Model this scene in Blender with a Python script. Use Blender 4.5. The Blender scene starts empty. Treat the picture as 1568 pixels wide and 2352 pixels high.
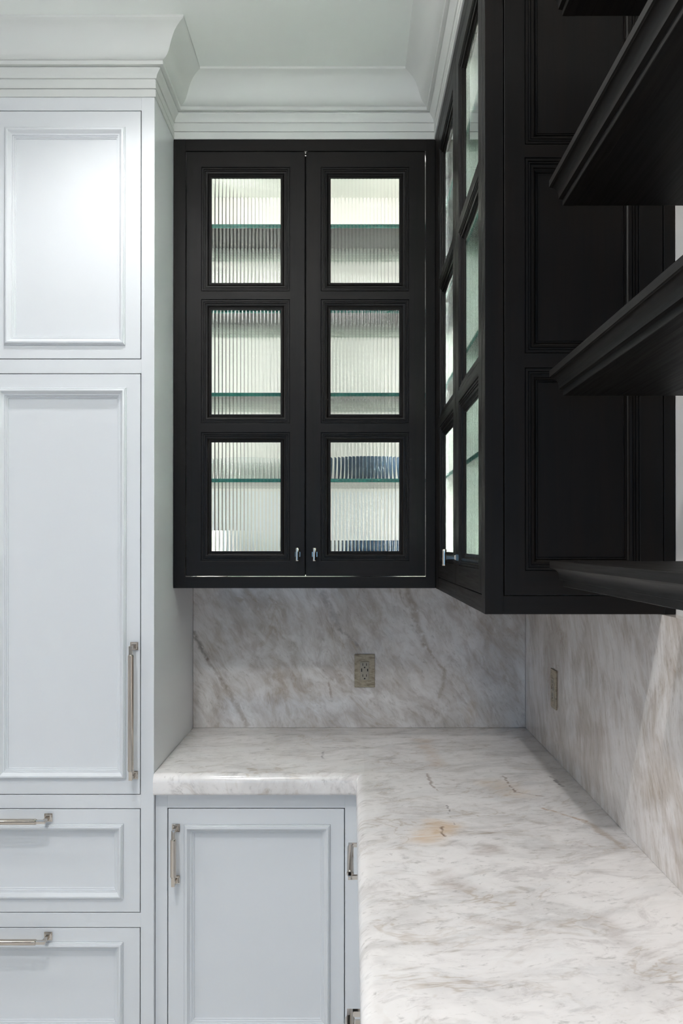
import bpy, bmesh, math, random
from mathutils import Vector
R = math.radians
sc = bpy.context.scene
COL = sc.collection

# ------------------------------------------------------------------ camera
PF = 2100.0                       # focal length in pixels of the 1568x2352 frame
CAMZ = 1.555
VPX, HOR = 806.0, 1248.0          # vanishing point of the depth lines
PITCH = R(0.3)
cam_d = bpy.data.cameras.new('camera'); cam = bpy.data.objects.new('camera', cam_d); COL.objects.link(cam)
cam_d.sensor_fit = 'AUTO'; cam_d.sensor_width = 36.0; cam_d.lens = 36.0 * PF / 2352.0
cam_d.shift_x = (784 - VPX) / 2352.0
cam_d.shift_y = (HOR - PF * math.tan(PITCH) - 1176) / 2352.0
cam_d.clip_start = 0.02
cam.location = (0, 0, CAMZ); cam.rotation_euler = (R(90) + PITCH, 0, 0)
sc.camera = cam

# ------------------------------------------------------------------ world and exposure
w = bpy.data.worlds.new('world'); sc.world = w; w.use_nodes = True
bg = w.node_tree.nodes['Background']; bg.inputs[0].default_value = (0.25, 0.58, 1.0, 1); bg.inputs[1].default_value = 2.6
vs = sc.view_settings
vs.view_transform = 'Standard'; vs.look = 'None'; vs.gamma = 1.0; vs.use_curve_mapping = False
vs.exposure = 0.20
sc.cycles.max_bounces = 10; sc.cycles.transmission_bounces = 8; sc.cycles.transparent_max_bounces = 16
sc.cycles.glossy_bounces = 4; sc.cycles.diffuse_bounces = 4
sc.cycles.use_adaptive_sampling = True; sc.cycles.adaptive_threshold = 0.08; sc.cycles.adaptive_min_samples = 24
sc.cycles.caustics_refractive = True; sc.cycles.caustics_reflective = False
sc.cycles.sample_clamp_indirect = 40.0; sc.cycles.blur_glossy = 0.5

CAN_COLOR = (0.985, 0.995, 1.0)
CANS = [(-0.60, 2.10, 19.0), (-0.62, 0.95, 46.0), (-0.62, -0.20, 46.0), (-0.62, -1.10, 40.0),
        (-2.10, 1.55, 20.0), (-2.10, 0.35, 28.0), (-2.10, -0.85, 28.0)]  # this row: unseen lights added as soft fill from the left

# ------------------------------------------------------------------ main dimensions (metres, floor z = 0)
CEIL = 2.966
XL = -0.5445                      # side of the tall cabinet
YT = 2.53                         # front of the tall cabinet
YB = 3.15; WALLY = 3.18           # stone face / wall at the back
YU = 2.795                        # face of the dark back cabinet
XU = 0.258; YE = 1.765            # face and end of the dark right cabinet
XR = 0.600; WALLX = 0.627         # stone face / wall on the right
ZC = 0.9205                       # worktop
ZUB = 1.418; ZUT = 2.793          # dark cabinets, bottom and top

# ------------------------------------------------------------------ node helpers
class NT:
    def __init__(s, name):
        s.m = bpy.data.materials.new(name); s.m.use_nodes = True
        s.t = s.m.node_tree; s.t.nodes.clear()
        s.out = s.t.nodes.new('ShaderNodeOutputMaterial')
    def n(s, typ, **kw):
        nd = s.t.nodes.new(typ)
        for k, v in kw.items(): setattr(nd, k, v)
        return nd
    def l(s, a, b): s.t.links.new(a, b)
    def put(s, sock, v):
        if isinstance(v, bpy.types.NodeSocket): s.l(v, sock)
        elif v is not None: sock.default_value = v
    def math(s, op, a, b=None, c=None, clamp=False):
        nd = s.n('ShaderNodeMath', operation=op, use_clamp=clamp)
        s.put(nd.inputs[0], a); s.put(nd.inputs[1], b); s.put(nd.inputs[2], c)
        return nd.outputs[0]
    def vmath(s, op, a, b=None, out=0):
        nd = s.n('ShaderNodeVectorMath', operation=op)
        s.put(nd.inputs[0], a); s.put(nd.inputs[1], b)
        return nd.outputs['Value'] if op in ('DOT_PRODUCT', 'LENGTH', 'DISTANCE') else nd.outputs[0]
    def scale(s, a, f):
        nd = s.n('ShaderNodeVectorMath', operation='SCALE'); s.put(nd.inputs[0], a); s.put(nd.inputs['Scale'], f); return nd.outputs[0]
    def coord(s): return s.n('ShaderNodeTexCoord').outputs['Object']
    def map(s, v, loc=(0,0,0), rot=(0,0,0), scale=(1,1,1)):
        nd = s.n('ShaderNodeMapping'); s.put(nd.inputs[0], v)
        nd.inputs[1].default_value = loc; nd.inputs[2].default_value = rot; nd.inputs[3].default_value = scale
        return nd.outputs[0]
    def noise(s, v, scale, detail=4, rough=0.55, dist=0.0, color=False):
        nd = s.n('ShaderNodeTexNoise'); s.put(nd.inputs['Vector'], v)
        nd.inputs['Scale'].default_value = scale; nd.inputs['Detail'].default_value = detail
        nd.inputs['Roughness'].default_value = rough; nd.inputs['Distortion'].default_value = dist
        return nd.outputs['Color' if color else 'Fac']
    def ramp(s, f, lo, hi, a=0.0, b=1.0, smooth=True):
        nd = s.n('ShaderNodeMapRange', interpolation_type='SMOOTHSTEP' if smooth else 'LINEAR')
        s.put(nd.inputs[0], f); nd.inputs[1].default_value = lo; nd.inputs[2].default_value = hi
        nd.inputs[3].default_value = a; nd.inputs[4].default_value = b
        return nd.outputs[0]
    def mix(s, f, a, b, blend='MIX'):
        nd = s.n('ShaderNodeMix', data_type='RGBA', blend_type=blend)
        s.put(nd.inputs[0], f); s.put(nd.inputs[6], a); s.put(nd.inputs[7], b)
        return nd.outputs[2]
    def bump(s, h, strength, dist):
        nd = s.n('ShaderNodeBump'); s.put(nd.inputs['Height'], h)
        nd.inputs['Strength'].default_value = strength; nd.inputs['Distance'].default_value = dist
        return nd.outputs[0]
    def bsdf(s, color, rough=0.5, metal=0.0, ior=1.5, normal=None, coat=0.0, coat_rough=0.1, spec=0.5):
        p = s.n('ShaderNodeBsdfPrincipled')
        s.put(p.inputs['Base Color'], color); s.put(p.inputs['Roughness'], rough)
        p.inputs['Metallic'].default_value = metal; p.inputs['IOR'].default_value = ior
        p.inputs['Coat Weight'].default_value = coat; p.inputs['Coat Roughness'].default_value = coat_rough
        p.inputs['Specular IOR Level'].default_value = spec
        if normal is not None: s.l(normal, p.inputs['Normal'])
        s.l(p.outputs[0], s.out.inputs[0]); return p

def c4(r, g, b): return (r, g, b, 1.0)
MAT = {}

def paint(name, col, rough, var=0.015, bump=0.02):
    t = NT(name); v = t.coord()
    n = t.noise(v, 3.0, 3)
    col2 = tuple(max(0, x * (1 - var * 2)) for x in col)
    t.bsdf(t.mix(n, c4(*col), c4(*col2)), rough, normal=t.bump(t.noise(v, 420, 2), bump, 0.0006))
    MAT[name] = t.m
paint('white_lacquer', (0.785, 0.80, 0.82), 0.34)
paint('crown_paint', (0.74, 0.75, 0.725), 0.5)
paint('ceiling_paint', (0.89, 0.91, 0.88), 0.8, bump=0.1)
paint('wall_paint', (0.80, 0.785, 0.775), 0.6, bump=0.1)
paint('cabinet_lining', (0.84, 0.815, 0.785), 0.35)
paint('can_white', (0.85, 0.85, 0.85), 0.4)
paint('porcelain', (0.86, 0.84, 0.80), 0.15, bump=0.0)
paint('navy_glaze', (0.012, 0.022, 0.04), 0.15, bump=0.0)
paint('blue_glaze', (0.055, 0.10, 0.16), 0.15, bump=0.0)
paint('socket_black', (0.01, 0.01, 0.01), 0.5)

def wood(name, axis):
    """dark stained timber, grain along the given axis"""
    t = NT(name); v = t.coord()
    s = [26, 26, 26]; s[axis] = 1.6
    vv = t.map(v, scale=tuple(s))
    big = t.noise(vv, 1.0, 5, 0.6, 0.8)
    s2 = [160, 160, 160]; s2[axis] = 5
    fine = t.noise(t.map(v, scale=tuple(s2)), 1.0, 3, 0.6, 0.3)
    f = t.math('MULTIPLY', t.ramp(big, 0.35, 0.7), 0.75)
    col = t.mix(f, c4(0.0042, 0.0033, 0.0028), c4(0.0085, 0.0055, 0.0038))
    col = t.mix(t.ramp(fine, 0.55, 0.8, 0, 0.5), col, c4(0.002, 0.0016, 0.0015))
    h = t.math('ADD', t.math('MULTIPLY', fine, 0.5), t.math('MULTIPLY', big, 0.5))
    t.bsdf(col, t.ramp(fine, 0.3, 0.8, 0.42, 0.54), normal=t.bump(h, 0.12, 0.0012), spec=0.27)
    MAT[name] = t.m
wood('dark_wood_x', 0); wood('dark_wood_y', 1); wood('dark_wood_z', 2)

def nickel():
    t = NT('nickel'); v = t.coord()
    n = t.noise(v, 60, 2)
    t.bsdf(t.mix(n, c4(0.62, 0.56, 0.50), c4(0.58, 0.52, 0.46)), 0.09, metal=1.0); MAT['nickel'] = t.m
nickel()

def glass(name, col, rough=0.0, ior=1.5):
    t = NT(name); v = t.coord()
    g = t.n('ShaderNodeBsdfGlass'); g.inputs['Color'].default_value = col
    t.put(g.inputs['Roughness'], rough); g.inputs['IOR'].default_value = ior
    t.l(g.outputs[0], t.out.inputs[0]); MAT[name] = t.m
glass('reeded_glass', c4(0.965, 0.985, 0.975))
glass('clear_glass', c4(0.97, 0.985, 0.985), 0.0, 1.48)

def sheet_glass():
    t = NT('sheet_glass')
    fr = t.n('ShaderNodeFresnel'); fr.inputs[0].default_value = 1.28
    a = t.n('ShaderNodeBsdfTransparent'); a.inputs[0].default_value = c4(0.93, 0.975, 0.95)
    b = t.n('ShaderNodeBsdfGlossy'); b.inputs['Roughness'].default_value = 0.02
    m = t.n('ShaderNodeMixShader'); t.l(fr.outputs[0], m.inputs[0]); t.l(a.outputs[0], m.inputs[1]); t.l(b.outputs[0], m.inputs[2])
    t.l(m.outputs[0], t.out.inputs[0]); MAT['sheet_glass'] = t.m
sheet_glass()
def glass_edge():
    t = NT('glass_edge'); v = t.coord()
    n = t.noise(t.map(v, scale=(90, 90, 600)), 1.0, 2)
    t.bsdf(t.mix(t.ramp(n, 0.4, 0.7), c4(0.0, 0.14, 0.11), c4(0.02, 0.30, 0.24)), 0.12); MAT['glass_edge'] = t.m
glass_edge()

def emit(name, col, strength):
    t = NT(name); e = t.n('ShaderNodeEmission'); e.inputs[0].default_value = c4(*col); e.inputs[1].default_value = strength
    t.l(e.outputs[0], t.out.inputs[0]); MAT[name] = t.m
emit('led_glow', (1.0, 0.97, 0.91), 26.0)
emit('led_glow_left', (1.0, 0.985, 0.95), 240.0)
emit('led_glow_right', (1.0, 0.985, 0.95), 50.0)
emit('led_glow_near', (0.80, 1.0, 0.91), 190.0)
emit('led_glow_corner', (0.96, 1.0, 0.99), 1400.0)
emit('can_glow', (1.0, 0.98, 0.95), 12.0)
emit('fill_globe_glow', (1.0, 0.985, 0.955), 24.0)

def floor_mat():
    t = NT('floor_boards'); v = t.coord()
    g = t.noise(t.map(v, scale=(30, 1.6, 30)), 1.0, 5, 0.6, 0.6)
    t.bsdf(t.mix(g, c4(0.66, 0.64, 0.61), c4(0.74, 0.72, 0.69)), 0.4, normal=t.bump(g, 0.1, 0.002)); MAT['floor_boards'] = t.m
floor_mat()

# picture point -> point on a plane of the room (used for veins of the stone only)
def on_top(px, py):
    y = (CAMZ - ZC) * PF / (py - HOR); return ((px - VPX) / PF * y, y, ZC)
def on_back(px, py): return ((px - VPX) / PF * YB, YB, CAMZ + (HOR - py) / PF * YB)

def stone(name, rot, stretch, marks=(), tone=0.0, seed=(0, 0, 0), warm=0.0):
    """white quartzite with brushed grey-beige strokes, rust veins and thin dark cracks"""
    t = NT(name); v0 = t.coord()
    wob = t.vmath('SUBTRACT', t.noise(v0, 2.3, 3, color=True), (0.5, 0.5, 0.5))
    v = t.vmath('ADD', v0, t.scale(wob, 0.16))
    vr = t.map(v, loc=seed, rot=rot)                      # u runs along the strokes
    vs1 = t.map(vr, scale=(stretch[0] * 2.4, stretch[1] * 2.4, stretch[2] * 2.4))
    vs2 = t.map(vr, scale=(stretch[0] * 8, stretch[1] * 8, stretch[2] * 8))
    vs3 = t.map(vr, scale=(stretch[0] * 22, stretch[1] * 22, stretch[2] * 22))
    cloud = t.noise(t.map(v, loc=seed), 4.2, 4, 0.6, 0.5)
    s1 = t.noise(vs1, 1.0, 5, 0.62, 0.9)
    s2 = t.noise(vs2, 1.0, 5, 0.65, 0.8)
    s3 = t.noise(vs3, 1.0, 4, 0.65, 0.4)
    white = c4(0.92, 0.88, 0.86); grey = c4(0.50, 0.475 - .05 * warm, 0.46 - .10 * warm); beige = c4(0.50, 0.42, 0.345); dark = c4(0.27, 0.245 - .02 * warm, 0.225 - .05 * warm)
    col = t.mix(t.ramp(cloud, 0.40, 0.72, 0, 0.45 + tone), white, grey)
    col = t.mix(t.ramp(s1, 0.50 - tone * .25, 0.74, 0, 0.62), col, grey)
    col = t.mix(t.math('MULTIPLY', t.ramp(s2, 0.52 - tone * .2, 0.72), t.ramp(cloud, 0.36, 0.60, 0.25, 0.75)), col, t.mix(t.ramp(s1, 0.4, 0.6), grey, beige))
    s4 = t.noise(t.map(vr, loc=(5.2, 0.3, 2.7), scale=(stretch[0] * 5, stretch[1] * 4.2, stretch[2] * 4.2)), 1.0, 6, 0.7, 0.6)
    col = t.mix(t.ramp(s4, 0.53 - tone * .1, 0.66, 0, 0.34 + tone * .3), col, c4(0.47, 0.42 - .03 * warm, 0.405 - .06 * warm))
    col = t.mix(t.ramp(s4, 0.44, 0.30, 0, 0.45), col, c4(0.96, 0.935, 0.92))
    col = t.mix(t.ramp(s3, 0.55, 0.74, 0, 0.42), col, dark)
    col = t.mix(t.ramp(s3, 0.46, 0.28, 0, 0.30), col, c4(0.90, 0.89, 0.885))
    # crystalline light patches
    vo = t.n('ShaderNodeTexVoronoi', feature='SMOOTH_F1'); t.put(vo.inputs['Vector'], vs2); vo.inputs['Scale'].default_value = 0.55
    col = t.mix(t.ramp(vo.outputs['Distance'], 0.42, 0.12, 0, 0.30), col, c4(0.86, 0.85, 0.845))
    # warm veins: thin level lines of a stretched noise
    vn = t.noise(t.map(vr, loc=(3.1, 1.7, 0.4), scale=(stretch[0] * 1.5, stretch[1] * 1.5, stretch[2] * 1.5)), 1.0, 5, 0.6, 1.2)
    lines = t.ramp(t.math('ABSOLUTE', t.math('SUBTRACT', vn, 0.5)), 0.0, 0.022, 1, 0)
    col = t.mix(t.math('MULTIPLY', lines, t.ramp(cloud, 0.45, 0.65, 0.0, 0.45)), col, c4(0.42, 0.31, 0.20))
    # single veins and stains of this slab
    if marks:
        wv = t.vmath('SUBTRACT', t.noise(v0, 30, 5, color=True), (0.5, 0.5, 0.5)); brk = t.ramp(t.noise(v0, 60, 4), 0.30, 0.52)
        wv2 = t.vmath('SUBTRACT', t.noise(v0, 9, 3, color=True), (0.5, 0.5, 0.5))
        p_fine = t.vmath('ADD', v0, t.scale(wv, 0.030)); p_soft = t.vmath('ADD', v0, t.scale(wv2, 0.09))
        for (a, b, wid, colr, amt, soft) in marks:
            p = p_soft if soft else p_fine
            a = Vector(a); b = Vector(b); ba = b - a; L2 = max(ba.length_squared, 1e-9)
            pa = t.vmath('SUBTRACT', p, tuple(a))
            h = t.math('MULTIPLY', t.vmath('DOT_PRODUCT', pa, tuple(ba)), 1.0 / L2, clamp=True)
            d = t.vmath('LENGTH', t.vmath('SUBTRACT', pa, t.scale(tuple(ba), h)))
            col = t.mix(t.math('MULTIPLY', t.ramp(d, 0, wid * 1.15, amt * .85, 0), t.ramp(s2, 0.30, 0.62, 0.25, 1.0)) if soft else t.math('MULTIPLY', t.ramp(d, wid * .1, wid * .8, amt * .85, 0), brk), col, c4(*colr))
    t.bsdf(col, 0.13, spec=0.5)
    MAT[name] = t.m

RUST = (0.62, 0.40, 0.20); BROWN = (0.22, 0.13, 0.08); CRACK = (0.12, 0.10, 0.10); TAUPE = (0.36, 0.27, 0.22)
T = on_top
top_marks = [
    (T(985, 1925), T(1010, 1890), 0.055, (0.74, 0.50, 0.28), 0.75, True),
    (T(1012, 1897), T(1019, 1918), 0.007, BROWN, 0.95, False),
    (T(1027, 1850), T(1031, 1868), 0.005, CRACK, 0.85, False),
    (T(1036, 1876), T(1042, 1895), 0.004, CRACK, 0.5, False),
    (T(982, 1776), T(990, 1800), 0.008, BROWN, 0.7, False), (T(990, 1800), T(1003, 1815), 0.006, TAUPE, 0.8, False),
    (T(1000, 1800), T(1058, 1801), 0.006, TAUPE, 0.6, False),
    (T(965, 1700), T(1005, 1755), 0.040, (0.66, 0.47, 0.33), 0.55, True),
    (T(1130, 1795), T(1195, 1820), 0.060, (0.78, 0.58, 0.38), 0.50, True),
    (T(1155, 1782), T(1183, 1819), 0.007, BROWN, 0.8, False), (T(1183, 1819), T(1248, 1828), 0.007, TAUPE, 0.85, False),
    (T(1248, 1856), T(1345, 1885), 0.010, (0.50, 0.30, 0.15), 0.7, False), (T(1345, 1885), T(1430, 1945), 0.016, (0.42, 0.28, 0.16), 0.55, False),
    (T(1262, 1782), T(1292, 1806), 0.008, CRACK, 0.7, False),
    (T(742, 1716), T(845, 1717), 0.009, CRACK, 0.55, False), (T(742, 1726), T(742, 1742), 0.008, CRACK, 0.7, False),
    (T(1100, 1953), T(1140, 1950), 0.030, TAUPE, 0.55, True), (T(1005, 2008), T(1060, 2030), 0.040, TAUPE, 0.40, True),
    (T(1100, 2115), T(1150, 2130), 0.022, TAUPE, 0.35, True), (T(1395, 2110), T(1480, 2190), 0.030, (0.50, 0.42, 0.38), 0.35, True),
]
Bk = on_back
back_marks = [
    (Bk(446, 1452), Bk(474, 1512), 0.014, (0.17, 0.14, 0.11), 0.75, False), (Bk(474, 1512), Bk(520, 1575), 0.014, BROWN, 0.5, False),
    (Bk(520, 1575), Bk(568, 1665), 0.018, (0.30, 0.22, 0.14), 0.6, False), (Bk(742, 1362), Bk(778, 1440), 0.022, (0.24, 0.21, 0.19), 0.5, False),
    (Bk(778, 1440), Bk(830, 1492), 0.010, (0.24, 0.20, 0.18), 0.6, False), (Bk(935, 1352), Bk(975, 1480), 0.022, (0.34, 0.25, 0.17), 0.6, False),
    (Bk(975, 1480), Bk(1022, 1540), 0.010, (0.34, 0.25, 0.17), 0.7, False), (Bk(1020, 1540), Bk(1010, 1600), 0.012, (0.36, 0.29, 0.20), 0.5, False),
    (Bk(757, 1565), Bk(762, 1600), 0.008, TAUPE, 0.8, False), (Bk(1080, 1620), Bk(1090, 1650), 0.03, (0.52, 0.38, 0.24), 0.5, True),
    (Bk(640, 1520), Bk(660, 1590), 0.03, (0.45, 0.34, 0.24), 0.5, True), (Bk(505, 1440), Bk(515, 1460), 0.03, (0.36, 0.27, 0.18), 0.5, True),
]
stone('stone_top', (0, 0, R(-12)), (2.0, 4.4, 2.0), top_marks, 0.0)
stone('stone_top_near', (0, 0, R(-18)), (1.9, 3.9, 1.9), top_marks, 0.0, (0.43, 0.21, 0.0))
stone('stone_back', (0, R(-58), 0), (1.9, 1.9, 5.2), back_marks, 0.42, (1.3, 0, 0.7), 0.8)
stone('stone_right', (R(-66), 0, 0), (1.5, 1.5, 5.5), (), 0.34, (0.4, 2.2, 0.1), 1.0)

def plate_mat():
    t = NT('stone_plate'); v = t.coord()
    n = t.noise(t.map(v, rot=(0, R(-60), 0), scale=(30, 30, 110)), 1.0, 5, 0.6, 1.0)
    t.bsdf(t.mix(t.ramp(n, 0.4, 0.68), c4(0.47, 0.40, 0.29), c4(0.26, 0.21, 0.14)), 0.35); MAT['stone_plate'] = t.m
    t = NT('stone_socket'); v = t.coord(); n = t.noise(v, 70, 3)
    t.bsdf(t.mix(n, c4(0.43, 0.385, 0.31), c4(0.38, 0.34, 0.27)), 0.3); MAT['stone_socket'] = t.m
plate_mat()

# ------------------------------------------------------------------ mesh helpers
def FY(y0):      # a front that faces the camera side (-Y): (u, d, z) -> (u, y0 + d, z)
    return lambda u, d, z: (u, y0 + d, z)
def FX(x0):      # a front that faces -X: u runs along Y
    return lambda u, d, z: (x0 + d, u, z)
WORLD = lambda u, d, z: (u, d, z)

class MB:
    def __init__(s): s.bm = bmesh.new()
    def box(s, F, u0, u1, d0, d1, z0, z1, bev=0.0):
        bm = s.bm
        vs_ = [bm.verts.new(F(u, d, z)) for u in (u0, u1) for d in (d0, d1) for z in (z0, z1)]
        q = [(0,1,3,2), (4,6,7,5), (0,4,5,1), (2,3,7,6), (0,2,6,4), (1,5,7,3)]
        fs = [bm.faces.new([vs_[i] for i in f]) for f in q]
        if bev > 0:
            es = list({e for f in fs for e in f.edges})
            bmesh.ops.bevel(bm, geom=es, offset=bev, segments=2, affect='EDGES', profile=0.5)
        return s
    def ring(s, F, u0, u1, z0, z1, prof):
        """closed (t, d) profile swept round a rectangle with mitred corners; t runs inwards"""
        bm = s.bm; rows = []
        for (t, d) in prof:
            rows.append([bm.verts.new(F(u, d, z)) for (u, z) in ((u0+t, z0+t), (u1-t, z0+t), (u1-t, z1-t), (u0+t, z1-t))])
        n = len(rows)
        for i in range(n):
            a, b = rows[i], rows[(i+1) % n]
            for k in range(4):
                bm.faces.new((a[k], a[(k+1) % 4], b[(k+1) % 4], b[k]))
        return s
    def sweep(s, pts_a, pts_b):
        """two matching closed loops joined and capped"""
        bm = s.bm
        a = [bm.verts.new(p) for p in pts_a]; b = [bm.verts.new(p) for p in pts_b]; n = len(a)
        for i in range(n): bm.faces.new((a[i], a[(i+1) % n], b[(i+1) % n], b[i]))
        bm.faces.new(a); bm.faces.new(b); return s
    def rod(s, p0, p1, r, seg=16, r1=None, rot=0.0):
        p0 = Vector(p0); p1 = Vector(p1); ax = (p1 - p0).normalized()
        x = ax.orthogonal().normalized() if abs(ax.z) > .9 or abs(ax.z) < .1 else ax.orthogonal().normalized()
        ref = Vector((0, 0, 1)) if abs(ax.z) < .9 else Vector((1, 0, 0))
        x = (ref - ax * ref.dot(ax)).normalized(); y = ax.cross(x)
        r1 = r if r1 is None else r1
        ring = lambda c, rr: [c + x * (rr * math.cos(rot + 2*math.pi*k/seg)) + y * (rr * math.sin(rot + 2*math.pi*k/seg)) for k in range(seg)]
        return s.sweep(ring(p0, r), ring(p1, r1))
    def lathe(s, c, prof, seg=48):
        bm = s.bm; rows = []
        for (r, z) in prof:
            if r < 1e-6: rows.append([bm.verts.new((c[0], c[1], c[2] + z))])
            else: rows.append([bm.verts.new((c[0] + r*math.cos(2*math.pi*k/seg), c[1] + r*math.sin(2*math.pi*k/seg), c[2] + z)) for k in range(seg)])
        for i in range(len(rows) - 1):
            a, b = rows[i], rows[i+1]
            for k in range(seg):
                k2 = (k+1) % seg
                if len(a) == 1 and len(b) == 1: continue
                if len(a) == 1: bm.faces.new((a[0], b[k], b[k2]))
                elif len(b) == 1: bm.faces.new((a[k], a[k2], b[0]))
                else: bm.faces.new((a[k], a[k2], b[k2], b[k]))
        return s
    def finish(s, name, mat, parent=None, smooth=False, angle=35, origin=None):
        bm = s.bm
        bmesh.ops.recalc_face_normals(bm, faces=bm.faces[:])
        base = Vector((0, 0, 0))
        if origin is not None:
            base = Vector(origin)
        me = bpy.data.meshes.new(name); bm.to_mesh(me); bm.free()
        if smooth:
            for p in me.polygons: p.use_smooth = True
            me.set_sharp_from_angle(angle=R(angle))
        me.materials.append(MAT[mat])
        o = bpy.data.objects.new(name, me); COL.objects.link(o)
        if parent is not None:
            o.parent = parent
            q = parent; L = Vector((0, 0, 0))
            while q is not None: L += q.location; q = q.parent
            o.location = -L
        return o

def thing(name, label, cat, loc, group=None):
    o = bpy.data.objects.new(name, None); COL.objects.link(o); o.location = loc
    o.empty_display_size = 0.1
    tag(o, label, cat, group); return o
def tag(o, label, cat, group=None):
    o['label'] = label; o['category'] = cat
    if group: o['group'] = group
    return o
def struct(o, label=None):
    o['kind'] = 'structure'
    if label: o['label'] = label
    return o

# mouldings: (t inwards, d depth behind the door face)
DARK_PROF = [(0, .004), (.0014, .004), (.0018, .0012), (.0060, .0012), (.0066, .0042), (.0078, .0042), (.0082, .0026), (.0104, .0026),
             (.0110, .0058), (.0124, .0058), (.0130, .0042), (.0176, .0052), (.0182, .0095), (.0222, .0125), (.0228, .0108), (.0246, .0108),
             (.0252, .0134), (.0264, .0134), (.0269, .0122), (.0290, .0122), (.0290, .0205), (0, .0205)]
WHITE_PROF = [(0, .001), (0, -.0022), (.0010, -.0030), (.0020, -.0024), (.0024, -.0044), (.0036, -.0050), (.0046, -.0046), (.0050, -.0066), (.0082, -.0074),
              (.0100, -.0070), (.0124, -.0040), (.0150, -.0004), (.0176, .0018), (.0186, .0020), (.0192, .0012), (.0204, .0014), (.0208, .0046),
              (.0222, .0048), (.0228, .0042), (.0238, .0046), (.0242, .0082), (.0256, .0084), (.0264, .0080), (.0276, .0084), (.0280, .0120), (.0280, .0195), (0, .0195)]
DTH = 0.021    # door thickness

def reeded_pane(F, u0, u1, z0, z1, d_front, d_back, pitch, name, parent):
    sg = 1 if d_back > d_front else -1
    b = MB(); bm = b.bm; n = max(4, round((u1 - u0) / pitch)); S = 12; sag = 0.0023 if sg < 0 else 0.0009
    row = []
    for i in range(n):
        for k in range(S):
            f = k / S; u = u0 + (u1 - u0) * (i + f) / n
            row.append((u, d_back - sg * sag * (1 - math.sqrt(1 - (.985 * (2*f - 1)) ** 2)) / .8275))
    row.append((u1, d_back - sg * sag))
    f0 = [bm.verts.new(F(u, d, z0)) for (u, d) in row]; f1 = [bm.verts.new(F(u, d, z1)) for (u, d) in row]
    k0 = [bm.verts.new(F(u, d_front, z0)) for (u, d) in row]; k1 = [bm.verts.new(F(u, d_front, z1)) for (u, d) in row]
    for i in range(len(row) - 1):
        bm.faces.new((f0[i], f0[i+1], f1[i+1], f1[i])); bm.faces.new((k0[i], k1[i], k1[i+1], k0[i+1]))
        bm.faces.new((f0[i], k0[i], k0[i+1], f0[i+1])); bm.faces.new((f1[i], f1[i+1], k1[i+1], k1[i]))
    bm.faces.new((f0[0], f1[0], k1[0], k0[0])); bm.faces.new((f0[-1], k0[-1], k1[-1], f1[-1]))
    return b.finish(name, 'reeded_glass', parent, smooth=True, angle=30)

def panel_front(F, parent, name, u0, u1, z0, z1, lites, dark, fill, axis_u):
    """a door or drawer front: stiles (the object itself), rails, one moulding and one panel or pane per opening"""
    mv = 'dark_wood_z' if dark else 'white_lacquer'
    mh = ('dark_wood_x' if axis_u == 'x' else 'dark_wood_y') if dark else 'white_lacquer'
    prof = DARK_PROF if dark else WHITE_PROF
    wid = max(t for t, d in prof)
    lu0, lu1 = lites[0][0], lites[0][1]
    zs = sorted([(l[2], l[3]) for l in lites])
    b = MB(); bm = b.bm
    us = [u0, lu0, lu1, u1]; zc = [z0] + [z for ac in zs for z in ac] + [z1]
    V = {(i, j, k): bm.verts.new(F(us[i], d, zc[j])) for i in range(4) for j in range(len(zc)) for k, d in ((0, 0.0), (1, DTH))}
    full = lambda i, j: 0 <= i < 3 and 0 <= j < len(zc) - 1 and not (i == 1 and j % 2 == 1)
    for i in range(3):
        for j in range(len(zc) - 1):
            if not full(i, j): continue
            m = 1 if i == 1 else 0
            for k in (0, 1):
                bm.faces.new((V[i, j, k], V[i+1, j, k], V[i+1, j+1, k], V[i, j+1, k])).material_index = m
            for (ni, nj, p, q) in ((i-1, j, (i, j), (i, j+1)), (i+1, j, (i+1, j), (i+1, j+1)), (i, j-1, (i, j), (i+1, j)), (i, j+1, (i, j+1), (i+1, j+1))):
                if not full(ni, nj):
                    bm.faces.new((V[(*p, 0)], V[(*q, 0)], V[(*q, 1)], V[(*p, 1)])).material_index = m
    bmesh.ops.recalc_face_normals(bm, faces=bm.faces[:])
    es = [x for x in bm.edges if len(x.link_faces) == 2 and x.calc_face_angle() > 0.5]
    bmesh.ops.bevel(bm, geom=es, offset=.0011, segments=2, affect='EDGES', profile=0.5)
    door = b.finish(name, mv, parent)
    door.data.materials.append(MAT[mh])
    for (a, c) in zs:
        MB().ring(F, lu0, lu1, a, c, prof if dark else [(t_, d_ * (1.35 if d_ < 0 else 1.0)) for (t_, d_) in prof]).finish('moulding', mv, door, smooth=True, angle=28)
        if fill == 'pane':
            reeded_pane(F, lu0 + wid + .0002, lu1 - wid - .0002, a + wid + .0002, c - wid - .0002, *((.0188, .0138) if axis_u == 'x' else (.0138, .0188)), 0.0112, 'pane', door)
        else:
            dd = .0118 if not dark else .0128
            MB().box(F, lu0 + wid - .002, lu1 - wid + .002, dd, dd + .007, a + wid - .002, c - wid + .002).finish('panel', mv, door)
    return door

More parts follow.
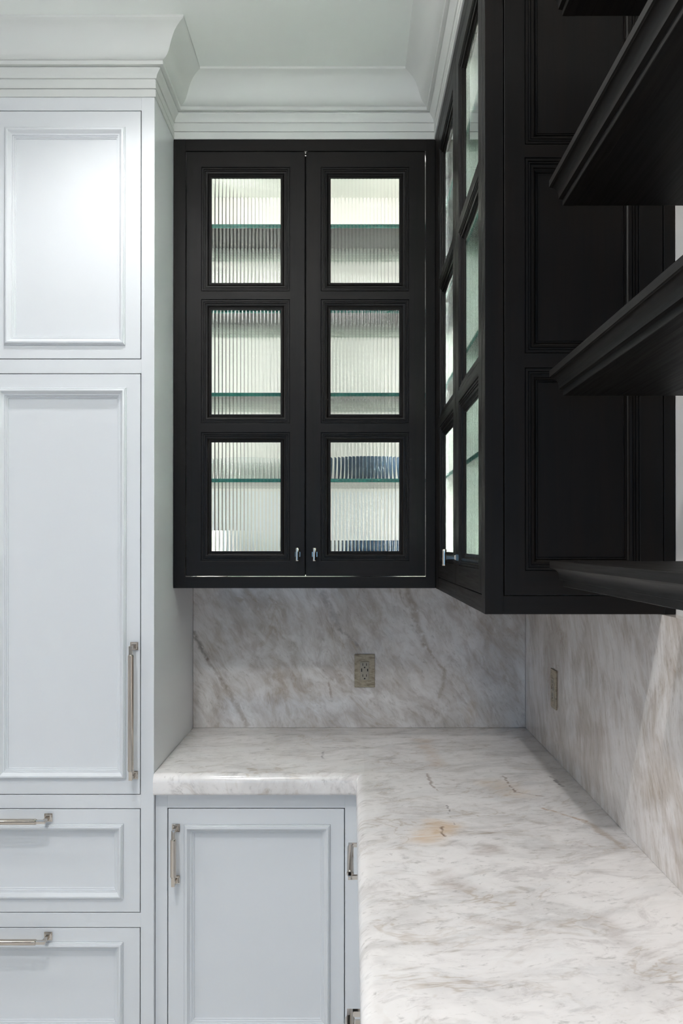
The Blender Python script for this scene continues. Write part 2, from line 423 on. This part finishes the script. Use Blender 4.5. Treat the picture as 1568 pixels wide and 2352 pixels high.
def pull(F, parent, u, z, L, vertical, stand=0.042, name='pull'):
    """bar pull: square flared feet, square bar ends, thick round grip; L is the spacing of the feet"""
    b = MB()
    for s in (-1, 1):
        pu, pz = (u, z + s*L/2) if vertical else (u + s*L/2, z)
        def sq(h, d): return [F(pu - h, d, pz - h), F(pu + h, d, pz - h), F(pu + h, d, pz + h), F(pu - h, d, pz + h)]
        b.sweep(sq(.0108, -.0005), sq(.0108, -.004)); b.sweep(sq(.0092, -.004), sq(.0062, -.0085))
        b.sweep(sq(.0044, -.008), sq(.0044, -stand))
    h = .0048; e = L/2 + h
    if vertical: b.box(F, u - h, u + h, -stand - h, -stand + h, z - e, z + e, .0008)
    else: b.box(F, u - e, u + e, -stand - h, -stand + h, z - h, z + h, .0008)
    g = L/2 - .022
    p = (lambda t: F(u, -stand, z + t)) if vertical else (lambda t: F(u + t, -stand, z))
    b.rod(p(-g), p(g), .0082, 20); b.rod(p(-g - .003), p(-g), .0062, 20, .0082); b.rod(p(g), p(g + .003), .0082, 20, .0062)
    return b.finish(name, 'nickel', parent, smooth=True, angle=30)

def knob(F, parent, u, z, stand=0.031):
    b = MB()
    def sq(h, d): return [F(u - h, d, z - h), F(u + h, d, z - h), F(u + h, d, z + h), F(u - h, d, z + h)]
    b.sweep(sq(.0075, -.0004), sq(.0075, -.004)); b.sweep(sq(.0062, -.004), sq(.0045, -.0075))
    b.sweep(sq(.0042, -.0075), sq(.0042, -stand))
    b.rod(F(u, -stand, z - .0175), F(u, -stand, z + .0175), .0055, 18)
    for s in (-1, 1): b.rod(F(u, -stand, z + s*.0175), F(u, -stand, z + s*.0198), .0062, 18, .0052)
    return b.finish('knob', 'nickel', parent, smooth=True, angle=30)

# ------------------------------------------------------------------ the room
X0, Y0 = -3.4, -3.0
struct(MB().box(WORLD, X0, WALLX + .1, Y0, WALLY + .1, -.05, 0).finish('floor', 'floor_boards'), 'pale boarded kitchen floor')
struct(MB().box(WORLD, X0, WALLX + .1, Y0, WALLY + .1, CEIL, CEIL + .08).finish('ceiling', 'ceiling_paint'), 'plain pale ceiling above the crown moulding')
struct(MB().box(WORLD, X0, WALLX + .1, WALLY, WALLY + .1, 0, CEIL).finish('wall_back', 'wall_paint'), 'painted wall behind the cabinets')
struct(MB().box(WORLD, WALLX, WALLX + .1, Y0, WALLY, 0, CEIL).finish('wall_right', 'wall_paint'), 'painted wall behind the dark floating shelves')

struct(MB().box(WORLD, X0 - .1, X0, Y0, WALLY + .1, 0, CEIL).finish('wall_left', 'wall_paint'), 'painted wall on the far left')
WX0, WX1, WZ0, WZ1 = -1.75, 0.15, 1.12, 2.10      # added window opening behind the viewer, sized for a blue reflection in the dark doors
b = MB()
for (a, c, e, f) in ((X0 - .1, WX0, 0, CEIL), (WX1, WALLX + .1, 0, CEIL), (WX0, WX1, WZ1, CEIL), (WX0, WX1, 0, WZ0)):
    b.box(WORLD, a, c, Y0 - .1, Y0, e, f)
bmesh.ops.remove_doubles(b.bm, verts=b.bm.verts[:], dist=1e-5)
struct(b.finish('wall_front', 'wall_paint'), 'painted wall behind the viewer with an added window opening')
win = struct(MB().ring(FY(Y0 - .07), WX0, WX1, WZ0, WZ1, [(0, 0), (.05, 0), (.05, .05), (0, .05)]).finish('added_window_1', 'white_lacquer'), 'unseen window added behind the viewer for its blue reflection')
for k in (1, 2):
    xm = WX0 + (WX1 - WX0) * k / 3
    MB().box(WORLD, xm - .02, xm + .02, Y0 - .068, Y0 - .022, WZ0 + .05, WZ1 - .05, .001).finish('mullion', 'white_lacquer', win)

# crown moulding: (projection, height), swept along the cabinet fronts with mitred corners
CROWN = [(-.02, 2.7925), (.0036, 2.7925), (.0036, 2.8125), (-.0010, 2.8128), (-.0010, 2.8156), (.0036, 2.8160), (.0036, 2.8392), (.0012, 2.8396), (.0012, 2.8424), (.0058, 2.8430),
         (.0066, 2.8470), (.0086, 2.8520), (.0120, 2.8570), (.0160, 2.8610), (.0184, 2.8640), (.0186, 2.8658), (.0140, 2.8662), (.0140, 2.8696), (.0282, 2.8700), (.0288, 2.8710),
         (.0288, 2.8796), (.0280, 2.8806), (.0262, 2.8812), (.0318, 2.8828), (.0385, 2.8855), (.0437, 2.8905), (.0480, 2.8970), (.0511, 2.9040), (.0548, 2.9140), (.0584, 2.9240),
         (.0630, 2.9332), (.0686, 2.9416), (.0755, 2.9485), (.0831, 2.9532), (.0890, 2.9562), (.0945, 2.9583), (.0968, 2.9600), (.0975, 2.9625), (.0975, CEIL), (-.02, CEIL)]
path = [(-1.482, WALLY), (-1.482, YT), (XL, YT), (XL, YU), (XU, YU), (XU, YE), (WALLX, YE), (WALLX, Y0)]
def seg_n(i):
    a, b = Vector(path[i]), Vector(path[i+1]); d = (b - a).normalized(); return Vector((d.y, -d.x))
def mitre(i, off):
    p = Vector(path[i])
    if i == 0: return p + seg_n(0) * off
    if i == len(path) - 1: return p + seg_n(i-1) * off
    n1, n2 = seg_n(i-1), seg_n(i)
    return p + n1 * off + n2 * off
crown_labels = ['white crown moulding on the far side of the tall white cabinet', 'white crown moulding along the top of the tall white cabinet front',
                'short return of white crown moulding from tall cabinet to dark cabinet', 'white crown moulding above the two dark glass doors facing the room',
                'white crown moulding above the dark cabinet on the right wall', 'white crown moulding over the dark end panel', 'white crown moulding above the floating shelves']
for i in range(len(path) - 1):
    A = [(*mitre(i, o), z) for (o, z) in CROWN]; B = [(*mitre(i+1, o), z) for (o, z) in CROWN]
    struct(MB().sweep(A, B).finish('trim_%d' % (i + 1), 'crown_paint', smooth=True, angle=22), crown_labels[i])

# recessed ceiling lights, out of the picture; the left-hand row is added fill
for i, (x, y, pw) in enumerate(CANS):
    t = thing('recessed_downlight', ['round white recessed ceiling light nearest the tall cabinet', 'round white recessed ceiling light, second from the tall cabinet',
              'round white recessed ceiling light, third from the tall cabinet', 'round white recessed ceiling light nearest the rear wall, worktop row',
              'added round white recessed fill light nearest the back wall, left-hand row', 'added round white recessed fill light in the middle of the left-hand row',
              'added round white recessed fill light nearest the rear wall, left-hand row'][i], 'light', (x, y, CEIL), 'ceiling lights over the kitchen floor')
    MB().lathe((x, y, CEIL), [(.050, -.001), (.078, -.001), (.078, -.006), (.070, -.009), (.050, -.004), (.050, -.001)], 40).finish('trim_ring', 'can_white', t, smooth=True)
    MB().lathe((x, y, CEIL), [(0, -.0012), (.049, -.0012), (.049, -.0030), (0, -.0030)], 40).finish('diffuser', 'can_glow', t)
    ld = bpy.data.lights.new('downlight_lamp', 'SPOT'); ld.energy = pw; ld.color = CAN_COLOR
    ld.spot_size = R(136); ld.spot_blend = 0.85; ld.shadow_soft_size = 0.035
    lo = bpy.data.objects.new('downlight_lamp', ld); COL.objects.link(lo); lo.parent = t; lo.location = (0, 0, -.03)

x, y, z = -0.40, 1.30, 2.72  # unseen globe added to brighten the ceiling, crown and tall cabinet side
t = thing('fill_globe', 'unseen opal globe added as a fill light, on a short stem', 'lamp', (x, y, z))
MB().lathe((x, y, z), [(.12 * math.sin(math.pi * k / 24) if k < 24 else 0, .12 * math.cos(math.pi * k / 24)) for k in range(1, 25)], 40).finish('globe', 'fill_globe_glow', t, smooth=True)
MB().rod((x, y, z + .115), (x, y, CEIL - .012), .008, 12).finish('stem', 'nickel', t, smooth=True)
MB().lathe((x, y, CEIL), [(0, -.001), (.06, -.001), (.06, -.012), (.05, -.02), (0, -.02)], 32).finish('canopy', 'nickel', t, smooth=True)

# ------------------------------------------------------------------ tall white cabinet
S_T = YT / PF
zt = lambda py: CAMZ + (HOR - py) * S_T
xt = lambda px: (px - VPX) * S_T
F = FY(YT)
tall = thing('tall_cabinet', 'tall white larder cabinet with panelled doors and two drawers', 'cabinet', ((-1.482 + XL) / 2, 2.86, 0))
b = MB(); b.box(WORLD, -1.482, XL, YT + .024, WALLY - .002, .10, 2.7925)
b.finish('carcass', 'white_lacquer', tall)
MB().box(WORLD, -1.46, XL - .02, YT + .07, WALLY - .01, 0, .10).finish('plinth', 'white_lacquer', tall)
XD = xt(322)                       # right edge of doors; face frame stile beyond
XDL = -1.482 + (XL - XD)
for (a, c) in ((XD + .0022, XL), (-1.482, XDL - .0022)):
    MB().box(F, a, c, 0, .026, .10, 2.7925, .0012).finish('frame_stile', 'white_lacquer', tall)
rails = [(zt(253) + .002, 2.7925), (2.026, 2.0646), (.8225, .8600), (.4947, .5345), (.10, .167)]
for (a, c) in rails:
    MB().box(F, XDL - .0026, XD + .0026, .0004, .026, a, c, .0010).finish('frame_rail', 'white_lacquer', tall)
XM = -1.013
G = .0022
up = panel_front(F, tall, 'upper_door', XM + .001, XD, 2.0646 + G, zt(253), [(xt(9), xt(287), 2.104, 2.709)], False, 'panel', 'x')
mir = lambda x: 2 * XM - x
panel_front(F, tall, 'upper_door', mir(XD), XM - .001, 2.0646 + G, zt(253), [(mir(xt(287)), mir(xt(9)), 2.104, 2.709)], False, 'panel', 'x')
low = panel_front(F, tall, 'lower_door', XM + .001, XD, .860 + G, 2.026 - G, [(xt(-7), xt(290), .904, 1.986)], False, 'panel', 'x')
pull(F, low, -.5988, 1.0935, .356, True)['label'] = 'long polished nickel bar pull'
low2 = panel_front(F, tall, 'lower_door', mir(XD), XM - .001, .860 + G, 2.026 - G, [(mir(xt(290)), mir(xt(-7)), .904, 1.986)], False, 'panel', 'x')
pull(F, low2, mir(-.5988), 1.0935, .356, True)
d1 = panel_front(F, tall, 'drawer', mir(XD), XD, .5345 + G, .8225 - G, [(mir(xt(284)), xt(284), .573, .780)], False, 'panel', 'x')
pull(F, d1, XM, .7984, .356, False)
d2 = panel_front(F, tall, 'drawer', mir(XD), XD, .167 + G, .4947 - G, [(mir(xt(284)), xt(284), .209, .454)], False, 'panel', 'x')
pull(F, d2, XM, .472, .356, False)

# ------------------------------------------------------------------ base cabinets
YF = 2.545; S_B = YF / PF
F = FY(YF); XB = 0.036             # face of the drawers that run under the right worktop
base = thing('base_cabinet', 'white base cabinet with one panelled door under the back worktop', 'cabinet', (-.27, 2.86, 0))
MB().box(WORLD, XL + .001, XB - .001, YF + .024, WALLY - .002, .10, ZC - .058).finish('carcass', 'white_lacquer', base)
MB().box(WORLD, XL + .02, XB - .001, YF + .07, WALLY - .01, 0, .10).finish('plinth', 'white_lacquer', base)
xb = lambda px: (px - VPX) * S_B
zb = lambda py: CAMZ + (HOR - py) * S_B
bx0, bx1, bz1, bz0 = xb(387), xb(790), zb(1857), .125
MB().box(F, XL + .001, bx0 - .0024, 0, .026, .10, ZC - .058, .0012).finish('frame_stile', 'white_lacquer', base)
MB().box(F, bx1 + .0024, XB - .0005, 0, .026, .10, ZC - .058, .0012).finish('frame_stile', 'white_lacquer', base)
for (a, c) in ((bz1 + .0024, ZC - .058), (.10, bz0 - .0024)):
    MB().box(F, bx0 - .0028, bx1 + .0028, .0004, .026, a, c, .0010).finish('frame_rail', 'white_lacquer', base)
bd = panel_front(F, base, 'door', bx0, bx1, bz0, bz1, [(xb(423), xb(758), zb(2363), zb(1893))], False, 'panel', 'x')
pull(F, bd, -.486, .6935, .143, True)

run = thing('drawer_cabinet', 'white drawer cabinet under the near right-hand worktop', 'cabinet', (.33, 1.7, 0))
F = FX(XB)
RY0, RY1 = 0.55, YF - .002
MB().box(WORLD, XB + .024, WALLX - .002, RY0, YF + .02, .10, ZC - .058).finish('carcass', 'white_lacquer', run)
MB().box(WORLD, XB + .07, WALLX - .01, RY0 + .01, YF + .02, 0, .10).finish('plinth', 'white_lacquer', run)
units = [(1.85, RY1 - .04), (0.91, 1.81)]
ys = [(RY0, .91 - .0024), (1.81 + .0024, 1.85 - .0024), (RY1 - .04 + .0024, RY1)]
for (a, c) in ys: MB().box(F, a, c, 0, .026, .10, ZC - .058, .0010).finish('frame_stile', 'white_lacquer', run)
dz = [(.50, .838), (.13, .46)]
for (a, c) in ((.838 + .0024, ZC - .058), (.46 + .0024, .50 - .0024), (.10, .13 - .0024)):
    for (y0, y1) in units:
        MB().box(F, y0 - .0028, y1 + .0028, .0004, .026, a, c, .0010).finish('frame_rail', 'white_lacquer', run)
for (a, c) in units:
    for (z0, z1) in dz:
        dr = panel_front(F, run, 'drawer', a, c, z0, z1, [(a + .035, c - .035, z0 + .055, z1 - .055)], False, 'panel', 'y')
        pull(F, dr, (a + c) / 2, .802 if z0 == .50 else .362, .22, False, .038)

# ------------------------------------------------------------------ worktops and stone
RND = 0.024
def edge_prof(r=RND, th=.058):
    """(outward, height) of a worktop edge: rounded top, straight face, small round below"""
    pts = []
    for k in range(9):
        a = math.pi/2 * k / 8; pts.append((-r + r*math.sin(a), ZC - r + r*math.cos(a)))
    for k in range(5):
        a = math.pi/2 * k / 4; pts.append((-.008 + .008*math.cos(a), ZC - th + .008 - .008*math.sin(a)))
    return pts
YCF = 2.512; XCF = 0.013           # worktop fronts
SEAM = YCF + RND
ep = edge_prof()
# back piece: front edge up to the inner corner, where it is mitred into the right piece
A = [(XL + .0008, YCF - o, z) for (o, z) in ep] + [(XL + .0008, YB + .012, ZC - .058), (XL + .0008, YB + .012, ZC)]
B1 = [(XCF - o, YCF - o, z) for (o, z) in ep] + [(XCF + RND, YB + .012, ZC - .058), (XCF + RND, YB + .012, ZC)]
b = MB(); b.sweep(A, B1)
b.box(WORLD, XCF + RND, WALLX - .012, SEAM, YB + .012, ZC - .058, ZC)
bmesh.ops.remove_doubles(b.bm, verts=b.bm.verts[:], dist=1e-5)
tag(b.finish('worktop', 'stone_top', smooth=True, angle=40), 'veined white stone worktop under the dark glass doors, back piece', 'worktop')
# right piece
yn = 0.53
A = [(XCF - o, YCF - o, z) for (o, z) in ep] + [(WALLX - .012, SEAM - .0011, ZC - .058), (WALLX - .012, SEAM - .0011, ZC)]
A = [(x, min(y, SEAM - .0011), z) for (x, y, z) in A]
B1 = [(XCF - o, yn, z) for (o, z) in ep] + [(WALLX - .012, yn, ZC - .058), (WALLX - .012, yn, ZC)]
tag(MB().sweep(A, B1).finish('worktop', 'stone_top_near', smooth=True, angle=40), 'veined white stone worktop running along the right wall towards the viewer', 'worktop')

tag(MB().box(WORLD, XL + .0008, XR - .0004, YB, WALLY - .001, ZC + .0006, ZUB - .0006, .0006).finish('backsplash', 'stone_back'),
    'grey-beige veined stone backsplash below the two dark glass doors', 'backsplash')
tag(MB().box(WORLD, XR, WALLX - .001, .53, YB - .0004, ZC + .0006, ZUB - .0006, .0006).finish('backsplash', 'stone_right'),
    'veined stone backsplash on the right-hand wall below the shelves', 'backsplash')

def outlet(F, u, z, label):
    pu = F(u, 0, z); t = thing('power_outlet', label, 'outlet', pu, 'outlets in the stone backsplash')
    MB().box(F, u - .035, u + .035, -.005, -.0004, z - .057, z + .057, .0015).finish('cover_plate', 'stone_plate', t)
    rc = MB().box(F, u - .0155, u + .0155, -.0068, -.004, z - .031, z + .031, .0012).finish('receptacle', 'stone_socket', t)
    b = MB()
    for zz in (.026, -.012):
        for s in (-1, 1): b.box(F, u + s*.0062 - .0011, u + s*.0062 + .0011, -.0072, -.0066, z + zz - .0085, z + zz)
    for s, h in ((-1, .0058), (1, .0046)): b.box(F, u + s*.0102 - .0018, u + s*.0102 + .0018, -.0072, -.0066, z + .0025 - h, z + .0025 + h)
    for zz in (.0115, -.0265):
        p0 = F(u, -.0072, z + zz); p1 = F(u, -.0064, z + zz); b.rod(p0, p1, .0027, 12)
    b.finish('socket_slots', 'socket_black', rc)
outlet(FY(YB), (837 - VPX) / PF * YB, CAMZ + (HOR - 1540) / PF * YB, 'stone-coloured power outlet on the backsplash below the dark glass doors')
yo = XR * PF / (1273 - VPX)
outlet(FX(XR), yo, CAMZ + (HOR - 1582) / PF * yo, 'stone-coloured power outlet on the right-hand backsplash near the corner')

# ------------------------------------------------------------------ dark cabinets with reeded glass
ROWS = [(2.3270, 2.7076), (1.9224, 2.3017), (1.5018, 1.8944)]
ZD0, ZD1 = 1.4552, 2.7550
SHELF_Z = [2.536, 2.273, 2.0146, 1.749]
S_U = YU / PF
xu = lambda px: (px - VPX) * S_U

def glass_shelf(parent, x0, x1, y0, y1, z):
    s = MB().box(WORLD, x0, x1, y0 + .0015, y1, z - .0045, z + .0045).finish('glass_shelf', 'sheet_glass', parent)
    return s

wc = thing('wall_cabinet', 'dark stained wall cabinet with two reeded glass doors facing the room', 'cabinet', (-.14, 2.98, ZUB))
F = FY(YU)
MB().box(WORLD, XL + .001, XU + .0205, YU + .021, WALLY - .002, ZUB, 1.440).finish('bottom_board', 'dark_wood_x', wc)
MB().box(WORLD, XL + .001, XU + .0205, YU + .021, WALLY - .002, 2.760, ZUT).finish('top_board', 'dark_wood_x', wc)
MB().box(WORLD, XL + .001, XL + .019, YU + .021, WALLY - .014, 1.440, 2.760).finish('side_board', 'dark_wood_z', wc)
MB().box(WORLD, XU + .0055, XU + .0200, YU + .0215, WALLY - .014, 1.440, 2.760).finish('side_board', 'cabinet_lining', wc)  # added divider, keeps the corner strip's light out of this cabinet
MB().box(WORLD, XL + .019, XU + .0205, WALLY - .014, WALLY - .002, 1.440, 2.760).finish('back_board', 'cabinet_lining', wc)
MB().box(WORLD, XL + .019, XU + .005, YU + .025, WALLY - .014, 1.440, 1.446).finish('floor_lining', 'cabinet_lining', wc)
MB().box(WORLD, XL + .019, XU + .005, YU + .025, WALLY - .014, 2.754, 2.760).finish('ceiling_lining', 'cabinet_lining', wc)
dx0, dx1, dm = xu(427), xu(976.5), xu(701)
for (a, c) in ((XL + .001, dx0 - .0018), (dx1 + .0018, XU - .0004)):
    MB().box(F, a, c, 0, .021, ZUB, ZUT, .0012).finish('frame_stile', 'dark_wood_z', wc)
for (a, c) in ((ZUB, ZD0 - .0024), (ZD1 + .0024, ZUT)):
    MB().box(F, dx0 - .0028, dx1 + .0028, .0004, .021, a, c, .0010).finish('frame_rail', 'dark_wood_x', wc)
L1 = [(xu(462), xu(665), a, c) for (a, c) in ROWS]; L2 = [(xu(737), xu(939), a, c) for (a, c) in ROWS]
D1 = panel_front(F, wc, 'glass_door', dx0, dm - .0016, ZD0, ZD1, L1, True, 'pane', 'x')
D2 = panel_front(F, wc, 'glass_door', dm + .0016, dx1, ZD0, ZD1, L2, True, 'pane', 'x')
MB().box(F, dm - .012, dm + .010, .0214, .0254, ZD0 + .004, ZD1 - .004).finish('meeting_strip', 'dark_wood_z', D1)
zk = CAMZ + (HOR - 1273.5) * (YU - .03) / PF
knob(F, D1, xu(683.5), zk); knob(F, D2, xu(722.5), zk)
for z in SHELF_Z:
    s = glass_shelf(wc, XL + .022, XU + .004, YU + .030, WALLY - .016, z)
    MB().box(WORLD, XL + .022, XU + .004, YU + .027, YU + .0314, z - .0056, z + .0056, .0006).finish('green_edge', 'glass_edge', s)
MB().box(WORLD, XL + .05, XU - .03, YU + .034, YU + .046, 2.744, 2.7535).finish('light_strip', 'led_glow', wc)
MB().box(WORLD, XL + .021, XL + .027, YU + .024, YU + .0265, 1.47, 2.73).finish('light_strip', 'led_glow_left', wc)
MB().box(WORLD, XU - .018, XU - .004, YU + .024, YU + .0265, 1.47, 2.73).finish('light_strip', 'led_glow_right', wc)

# right-hand dark cabinet: two reeded glass doors face left, a panelled end faces the room
rc = thing('wall_cabinet', 'dark stained wall cabinet along the right wall with panelled end and glass doors', 'cabinet', (.44, 2.3, ZUB))
F = FX(XU)
RD0, RDM, RD1 = 1.808, 2.254, 2.700
YIN = YE + .024
MB().box(WORLD, XU + .021, WALLX - .002, YIN, WALLY - .002, ZUB, 1.440).finish('bottom_board', 'dark_wood_y', rc)
MB().box(WORLD, XU + .021, WALLX - .002, YIN, WALLY - .002, 2.760, ZUT).finish('top_board', 'dark_wood_y', rc)
MB().box(WORLD, WALLX - .014, WALLX - .002, YIN, WALLY - .016, 1.440, 2.760).finish('back_board', 'cabinet_lining', rc)
MB().box(WORLD, XU + .031, WALLX - .014, WALLY - .014, WALLY - .002, 1.440, 2.760).finish('corner_board', 'cabinet_lining', rc)
MB().box(WORLD, XU + .026, WALLX - .014, RDM - .006, RDM + .006, 1.440, 2.760).finish('partition', 'cabinet_lining', rc)
MB().box(WORLD, XU + .026, WALLX - .014, YIN, YIN + .012, 1.440, 2.760).finish('end_lining', 'cabinet_lining', rc)
MB().box(WORLD, XU + .026, WALLX - .014, YIN, WALLY - .016, 1.440, 1.446).finish('floor_lining', 'cabinet_lining', rc)
for (a, c) in ((YE + .0222, RD0 - .0024), (RD1 + .0024, YU + .0205)):
    MB().box(F, a, c, 0, .021, ZUB, ZUT, .0012).finish('frame_stile', 'dark_wood_z', rc)
for (a, c) in ((ZUB, ZD0 - .0024), (ZD1 + .0024, ZUT)):
    MB().box(F, RD0 - .0028, RD1 + .0028, .0004, .021, a, c, .0010).finish('frame_rail', 'dark_wood_y', rc)
st = .0465
R1 = panel_front(F, rc, 'glass_door', RD0, RDM - .001, ZD0, ZD1, [(RD0 + st, RDM - .001 - st - .012, a, c) for (a, c) in ROWS], True, 'pane', 'y')
R2 = panel_front(F, rc, 'glass_door', RDM + .001, RD1, ZD0, ZD1, [(RDM + .001 + st + .012, RD1 - st + .010, a, c) for (a, c) in ROWS], True, 'pane', 'y')
knob(F, R1, RDM - .028, CAMZ + (HOR - 1280.5) * 2.225 / PF)
# panelled end
F = FY(YE)
e0, e1 = .296, .6026
MB().box(F, XU, e0 - .0016, 0, .022, ZUB, ZUT, .0012).finish('frame_stile', 'dark_wood_z', rc)
MB().box(F, e1 + .0016, WALLX - .001, 0, .022, ZUB, ZUT, .0012).finish('frame_stile', 'dark_wood_z', rc)
for (a, c) in ((ZUB, ZD0 - .0016), (ZD1 + .0016, ZUT)):
    MB().box(F, e0 - .002, e1 + .002, .0004, .022, a, c, .0010).finish('frame_rail', 'dark_wood_x', rc)
panel_front(F, rc, 'end_panel', e0, e1, ZD0, ZD1, [(.336, .557, a, c) for (a, c) in ROWS], True, 'panel', 'x')
for z in SHELF_Z:
    for (a, c) in ((YIN + .014, RDM - .008), (RDM + .008, WALLY - .018)):
        s = glass_shelf(rc, XU + .034, WALLX - .016, a, c, z)
        MB().box(WORLD, XU + .030, XU + .0344, a, c, z - .0056, z + .0056, .0006).finish('green_edge', 'glass_edge', s)
MB().box(WORLD, XU + .034, XU + .046, YIN + .03, RDM - .03, 2.744, 2.7535).finish('light_strip', 'led_glow', rc)
MB().box(WORLD, XU + .030, XU + .044, YIN + .0125, YIN + .0150, 1.47, 2.73).finish('light_strip', 'led_glow_near', rc)
MB().box(WORLD, XU + .030, XU + .038, RD1 + .012, RD1 + .022, 1.50, 2.72).finish('light_strip', 'led_glow_corner', rc)

# ------------------------------------------------------------------ floating shelves
YS = 1.60; XS = .347
def shelf_prof():
    """(setback from the front edge, height below the top)"""
    pts = [(.0008, 0), (0, -.0008), (0, -.0120), (.0022, -.0124)]
    for k in range(9):
        a = math.pi/2 * k / 8
        pts.append((.0030 + .0135 * math.sin(a), -.0130 - .0165 * (1 - math.cos(a))))
    pts += [(.0165, -.0325), (.0235, -.0340), (.0235, -.0437), (.0243, -.0445)]
    return pts
shelf_tops = [CAMZ + (HOR - 413) * YS / PF + k * .3335 for k in (1, 0, -1, -2)]
sh_labels = ['dark floating shelf at the top right edge of the picture', 'dark floating shelf second from the top, seen steeply from below',
             'dark floating shelf third from the top, at mid height', 'lowest dark floating shelf, level with the bottom of the dark cabinet']
for zt_, lab in zip(shelf_tops, sh_labels):
    P = [(XS + s_, zt_ + h) for (s_, h) in shelf_prof()] + [(WALLX - .001, zt_ - .0445), (WALLX - .001, zt_)]
    t = thing('floating_shelf', lab, 'shelf', (.49, 1.0, zt_ - .0445), 'dark floating shelves on the right wall')
    # front moulding and flat board
    front = [(x, z) for (x, z) in P[:-2]]
    xb_ = XS + .045
    Pm = front + [(xb_, zt_ - .0445), (xb_, zt_)]
    MB().sweep([(x, YS, z) for (x, z) in Pm], [(x, .40, z) for (x, z) in Pm]).finish('edge_moulding', 'dark_wood_y', t, smooth=True, angle=30)
    MB().box(WORLD, xb_ + .0002, WALLX - .001, .40, YS, zt_ - .0443, zt_ - .0002, .0006).finish('board', 'dark_wood_y', t)

# ------------------------------------------------------------------ things behind the glass
def bowl(name, c, r, h, foot, mat, label, cat, th=.004, flare=1.0):
    n = 12; out = []; inn = []
    for k in range(n + 1):
        f = k / n
        rr = foot + (r - foot) * (math.sin(f * math.pi / 2) ** flare)
        out.append((rr, h * (1 - math.cos(f * math.pi / 2)) ** 0.85))
    out = [(0, 0)] + out
    inn = [(max(0, a - th), b + th) for (a, b) in reversed(out[1:])]
    inn[0] = (r - th, h); inn.append((0, th))
    return tag(MB().lathe(c, out + inn).finish(name, mat, smooth=True, angle=50), label, cat)
zs3 = SHELF_Z[3] + .0048
bowl('glass_bowl', (-.335, 3.0, zs3), .125, .072, .075, 'clear_glass', 'clear glass bowl on the lowest glass shelf, behind the left door', 'bowl', .004, .8)
bowl('blue_bowl', (.055, 2.995, zs3), .118, .076, .05, 'blue_glaze', 'wide blue bowl on the lowest glass shelf, behind the right door', 'bowl')
bowl('white_bowl', (-.455, 3.0, 1.4465), .066, .150, .05, 'porcelain', 'tall white bowl on the cabinet floor behind the left glass door', 'bowl', .004, .7)
bowl('dark_bowl', (.075, 3.0, 1.4465), .105, .118, .06, 'navy_glaze', 'dark navy bowl on the cabinet floor behind the right glass door', 'bowl', .004, .7)
bowl('glass_bowl', (.44, 2.02, zs3), .10, .07, .05, 'clear_glass', 'clear glass bowl on the lowest glass shelf in the right-hand cabinet', 'bowl', .004, .8)
